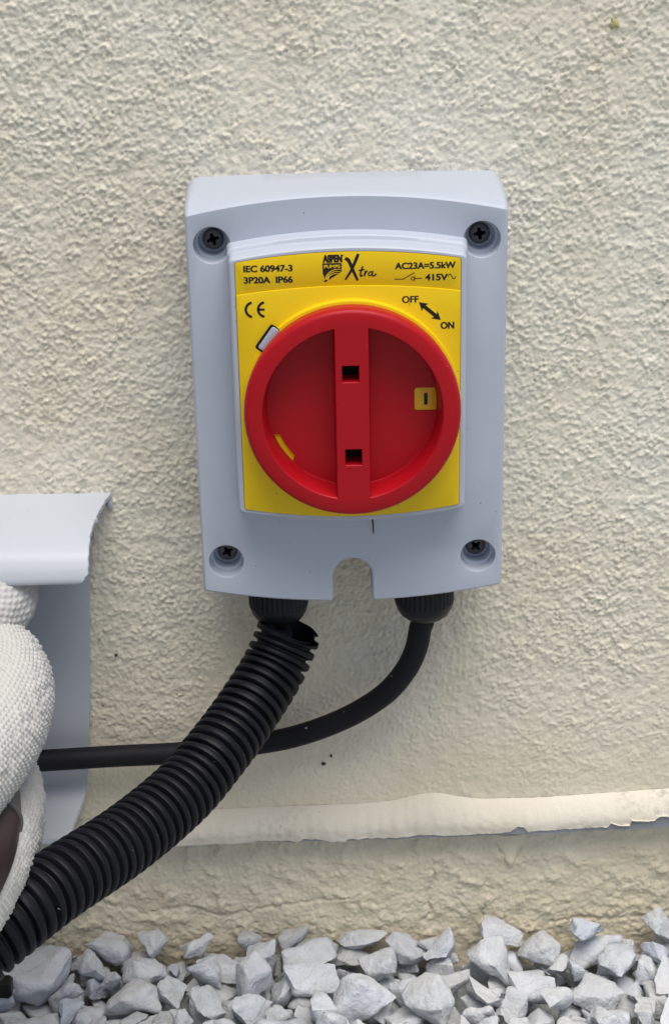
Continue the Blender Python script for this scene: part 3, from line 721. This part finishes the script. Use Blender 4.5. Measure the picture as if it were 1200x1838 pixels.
# ------------------------------------------------------------------ foam-insulated pipes
SC = 5.0
def foam(label, pts, rad, seed, amp=1.15, scuff=None, pit=2.7, rend=None):
    p_, s_ = spline(pts, .5); seg = int(2*math.pi*rad/.5); seg -= seg % 2
    th = np.linspace(0, 2*math.pi, seg, endpoint=False)
    nk = max(2, int(round(2*math.pi*rad/pit/1.0)))
    u = th[None]*nk/(2*math.pi); v = s_[:, None]/pit
    a = (u+v) % 1; b = (u-v) % 1
    pyr = 1-2*np.maximum(np.abs(a-.5), np.abs(b-.5))
    sh = (len(p_), seg)
    nz1 = bandnoise(sh, .5, 8, 30, seed); nz2 = bandnoise(sh, .5, 1.0, 2.6, seed+1); nz3 = bandnoise(sh, .5, 4, 9, seed+2)
    worn = np.clip(nz1*.9-1.3+.4*nz3, 0, 1)
    if scuff is not None:
        T_, N_f, B_f = frames(p_); pos = p_[:, None]+rad*(np.cos(th)[None, :, None]*N_f[:, None]+np.sin(th)[None, :, None]*B_f[:, None])
        dst = np.full(sh, 1e9)
        for a_, b_ in zip(scuff[:-1], scuff[1:]):
            e_ = b_-a_; tt = np.clip(((pos-a_) @ e_)/(e_ @ e_), 0, 1); dst = np.minimum(dst, np.linalg.norm(pos-(a_+tt[..., None]*e_), axis=2))
        worn = np.clip(worn+1.4*np.exp(-((dst+.8*nz3)/3.6)**2)-.1, 0, 1)
    if 0: worn = np.clip(worn+scuff(s_/s_[-1], th)+.0, 0, 1)
    R = rad+amp*pyr*(1-.8*worn)+.2*nz2*worn-.2*worn+.2*nz1
    if rend is not None: R = R*np.interp(s_/s_[-1], *rend)[:, None]
    mb = MB(); tube(mb, p_, R, seg, True); o = mb.build('insulated_pipe', 'foam', angle=75, weld=False)
    o['label'] = label; o['category'] = 'pipe'; o['group'] = 'foam insulated pipes in the trunking'; return o
foam('white dimpled foam pipe tucked under the trunking lid, topmost of three', [P(-230, 1000, Y=-26), P(-110, 1030, Y=-26), P(-32, 1048, Y=-27), P(-10, 1066, Y=-30), P(-32, 1096, Y=-37), P(-110, 1150, Y=-50), P(-230, 1230, Y=-66)], 14.4, 51)
foam('white dimpled foam pipe with a scuffed patch, bending down over the cable', [P(-200, 1130, Y=-26), P(-80, 1155, Y=-32), P(-18, 1195, Y=-46), P(1, 1242, Y=-68), P(-17, 1302, Y=-94), P(-66, 1372, Y=-124), P(-138, 1452, Y=-156), P(-220, 1600, Y=-190)], 16.6, 61, amp=1.4, pit=3.0,
     scuff=[P(a, b, Y=y)-np.array([0, 0, 0.]) for a, b, y in ((58, 1168, -52), (72, 1215, -66), (62, 1262, -86), (36, 1300, -104), (8, 1345, -122), (-20, 1400, -140))])
foam('white torn foam pipe hanging behind the dark sleeve, lowest of three', [P(-60, 1310, Y=-46), P(-2, 1375, Y=-60), P(16, 1435, Y=-80), P(8, 1495, Y=-108), P(-22, 1560, Y=-142), P(-72, 1640, Y=-176), P(-160, 1760, Y=-205)], 11.2, 71, amp=.9)
# dark sleeve lying against the lowest pipe
sl = root('pipe_sleeve', P(-20, 1480, Y=-150), 'dark sleeve with a grey band and faint red marks beside the lowest foam pipe', 'sleeve')
sp_, s_ = spline([P(-40, 1340, Y=-84), P(-12, 1395, Y=-98), P(-4, 1440, Y=-114), P(-7, 1500, Y=-140), P(-29, 1565, Y=-168), P(-84, 1660, Y=-200), P(-160, 1800, Y=-226)], .7)
kc = int(np.argmin(np.abs(sp_-P(-10, 1478, Y=-131)).sum(1)))
mb = MB(); tube(mb, sp_[kc-4:], 6.6, 40); mb.build('sleeve', 'sleeve', sl)
mb = MB(); tube(mb, sp_[:kc+1], np.concatenate([np.full(kc-3, 6.9), [7.3, 7.5, 7.5, 7.2]]), 40); mb.build('band', 'band', sl)
T, N, B = frames(sp_)
MK = {}
for k_, (px_, py_) in enumerate(((9, 1496), (4, 1546))):
    rd = P(px_, py_, Y=-150)-CAM; rd /= np.linalg.norm(rd); rel = sp_-CAM; al = rel @ rd; lat = CAM+al[:, None]*rd-sp_
    iq = int(np.argmin(np.linalg.norm(lat, axis=1))); q = sp_[iq]; ll = lat[iq]; MK[k_] = q+ll-rd*math.sqrt(max(.1, 6.6**2-min(ll @ ll, 40.)))
    d = CAM-q; d /= np.linalg.norm(d); sd_ = np.cross(d, [0, 0, 1]); sd_ /= np.linalg.norm(sd_); u_ = np.cross(sd_, d)
    n_ = MK[k_]-q; n_ /= np.linalg.norm(n_); ctr = q+n_*6.62; e_ = np.cross(n_, [0, 0, 1]); e_ /= np.linalg.norm(e_); f_ = np.cross(e_, n_)
    mb = MB(); ri = lambda r: [ctr+r*(math.cos(a)*e_*.8+math.sin(a)*f_)+n_*.02 for a in np.linspace(0, 2*math.pi, 20, endpoint=False)]
    mb.loft([ri(2.0), ri(1.1)]); mb.build('red_mark', 'mark', sl)

# black clip lying on the stones
q = P(-2, 1772, Z=-ZG+9); mb = MB()
mb.loft([[(q[0]+x*sx_, q[1]+y, q[2]+z) for x, z in ((-5, -2.2), (4.2, -3.2), (5, -2.4), (5, 2.2), (4.2, 3), (-5, 2.6))] for y, sx_ in ((-3, .9), (-2.4, 1), (2.4, 1), (3, .9))], cap0=True, cap1=True)
mb.loft([[(q[0]-14+t*12, q[1]-1.6+3.2*(k in (1, 2)), q[2]-1+2*(k > 1)+1.5*math.sin(t*2)) for k in range(4)] for t in np.linspace(0, 1, 8)], cap0=True, cap1=True)
o = mb.build('cable_clip', 'black'); o['label'] = 'small black plastic clip lying on the white gravel'; o['category'] = 'clip'

# thin dry stem stuck under the faceplate
sp_, s_ = spline([P(667, 926, Y=-45.5), P(669, 940, Y=-43.2), P(670, 959, Y=-42.2)], .4); mb = MB(); tube(mb, sp_, np.linspace(.34, .16, len(sp_)), 8)
o = mb.build('dry_stem', 'fibre'); o['label'] = 'thin dark brown stem stuck below the middle of the yellow faceplate'; o['category'] = 'stem'

# outdoor unit that the pipes and conduit run to, standing left of the switch
oy0, oy1, ox0, ox1 = -470, -150, -1010, -205
un = root('outdoor_unit', (-600, -310, -ZG), 'white outdoor air conditioning unit standing on the gravel beside the trunking', 'outdoor unit')
mb = MB(); rr_ = lambda d: [(ox0+d, oy0+d), (ox1-d, oy0+d), (ox1-d, oy1-d), (ox0+d, oy1-d)]
mb.loft([[(a, b, z-ZG) for a, b in rr_(d)] for d, z in ((4, 60), (0, 64), (0, 596), (4, 600))], cap0=True, cap1=True); mb.build('casing', 'pvc', un)
for fx in (-860, -330):
    mb = MB(); mb.box((fx-30, oy0-20, -ZG-20), (fx+30, oy1+20, -ZG+60)); mb.build('foot', 'black', un)
mb = MB(); c_ = (-680, 330-ZG)
mb.loft([at(circle(*c_, r, 48), y) for r, y in ((232, oy0-1), (232, oy0-14), (220, oy0-14), (220, oy0-1))]); mb.build('fan_guard', 'grey', un)
for k in range(9):
    mb = MB(); r = 24*(k+1); mb.loft([at(circle(*c_, r+b, 48), oy0-12+c2) for b, c2 in ((2, 0), (0, -2), (-2, 0), (0, 2), (2, 0))]); mb.build('guard_ring', 'grey', un)
mb = MB(); mb.box((ox1, -400, 120-ZG), (ox1+14, -220, 420-ZG)); mb.build('service_cover', 'pvc', un)
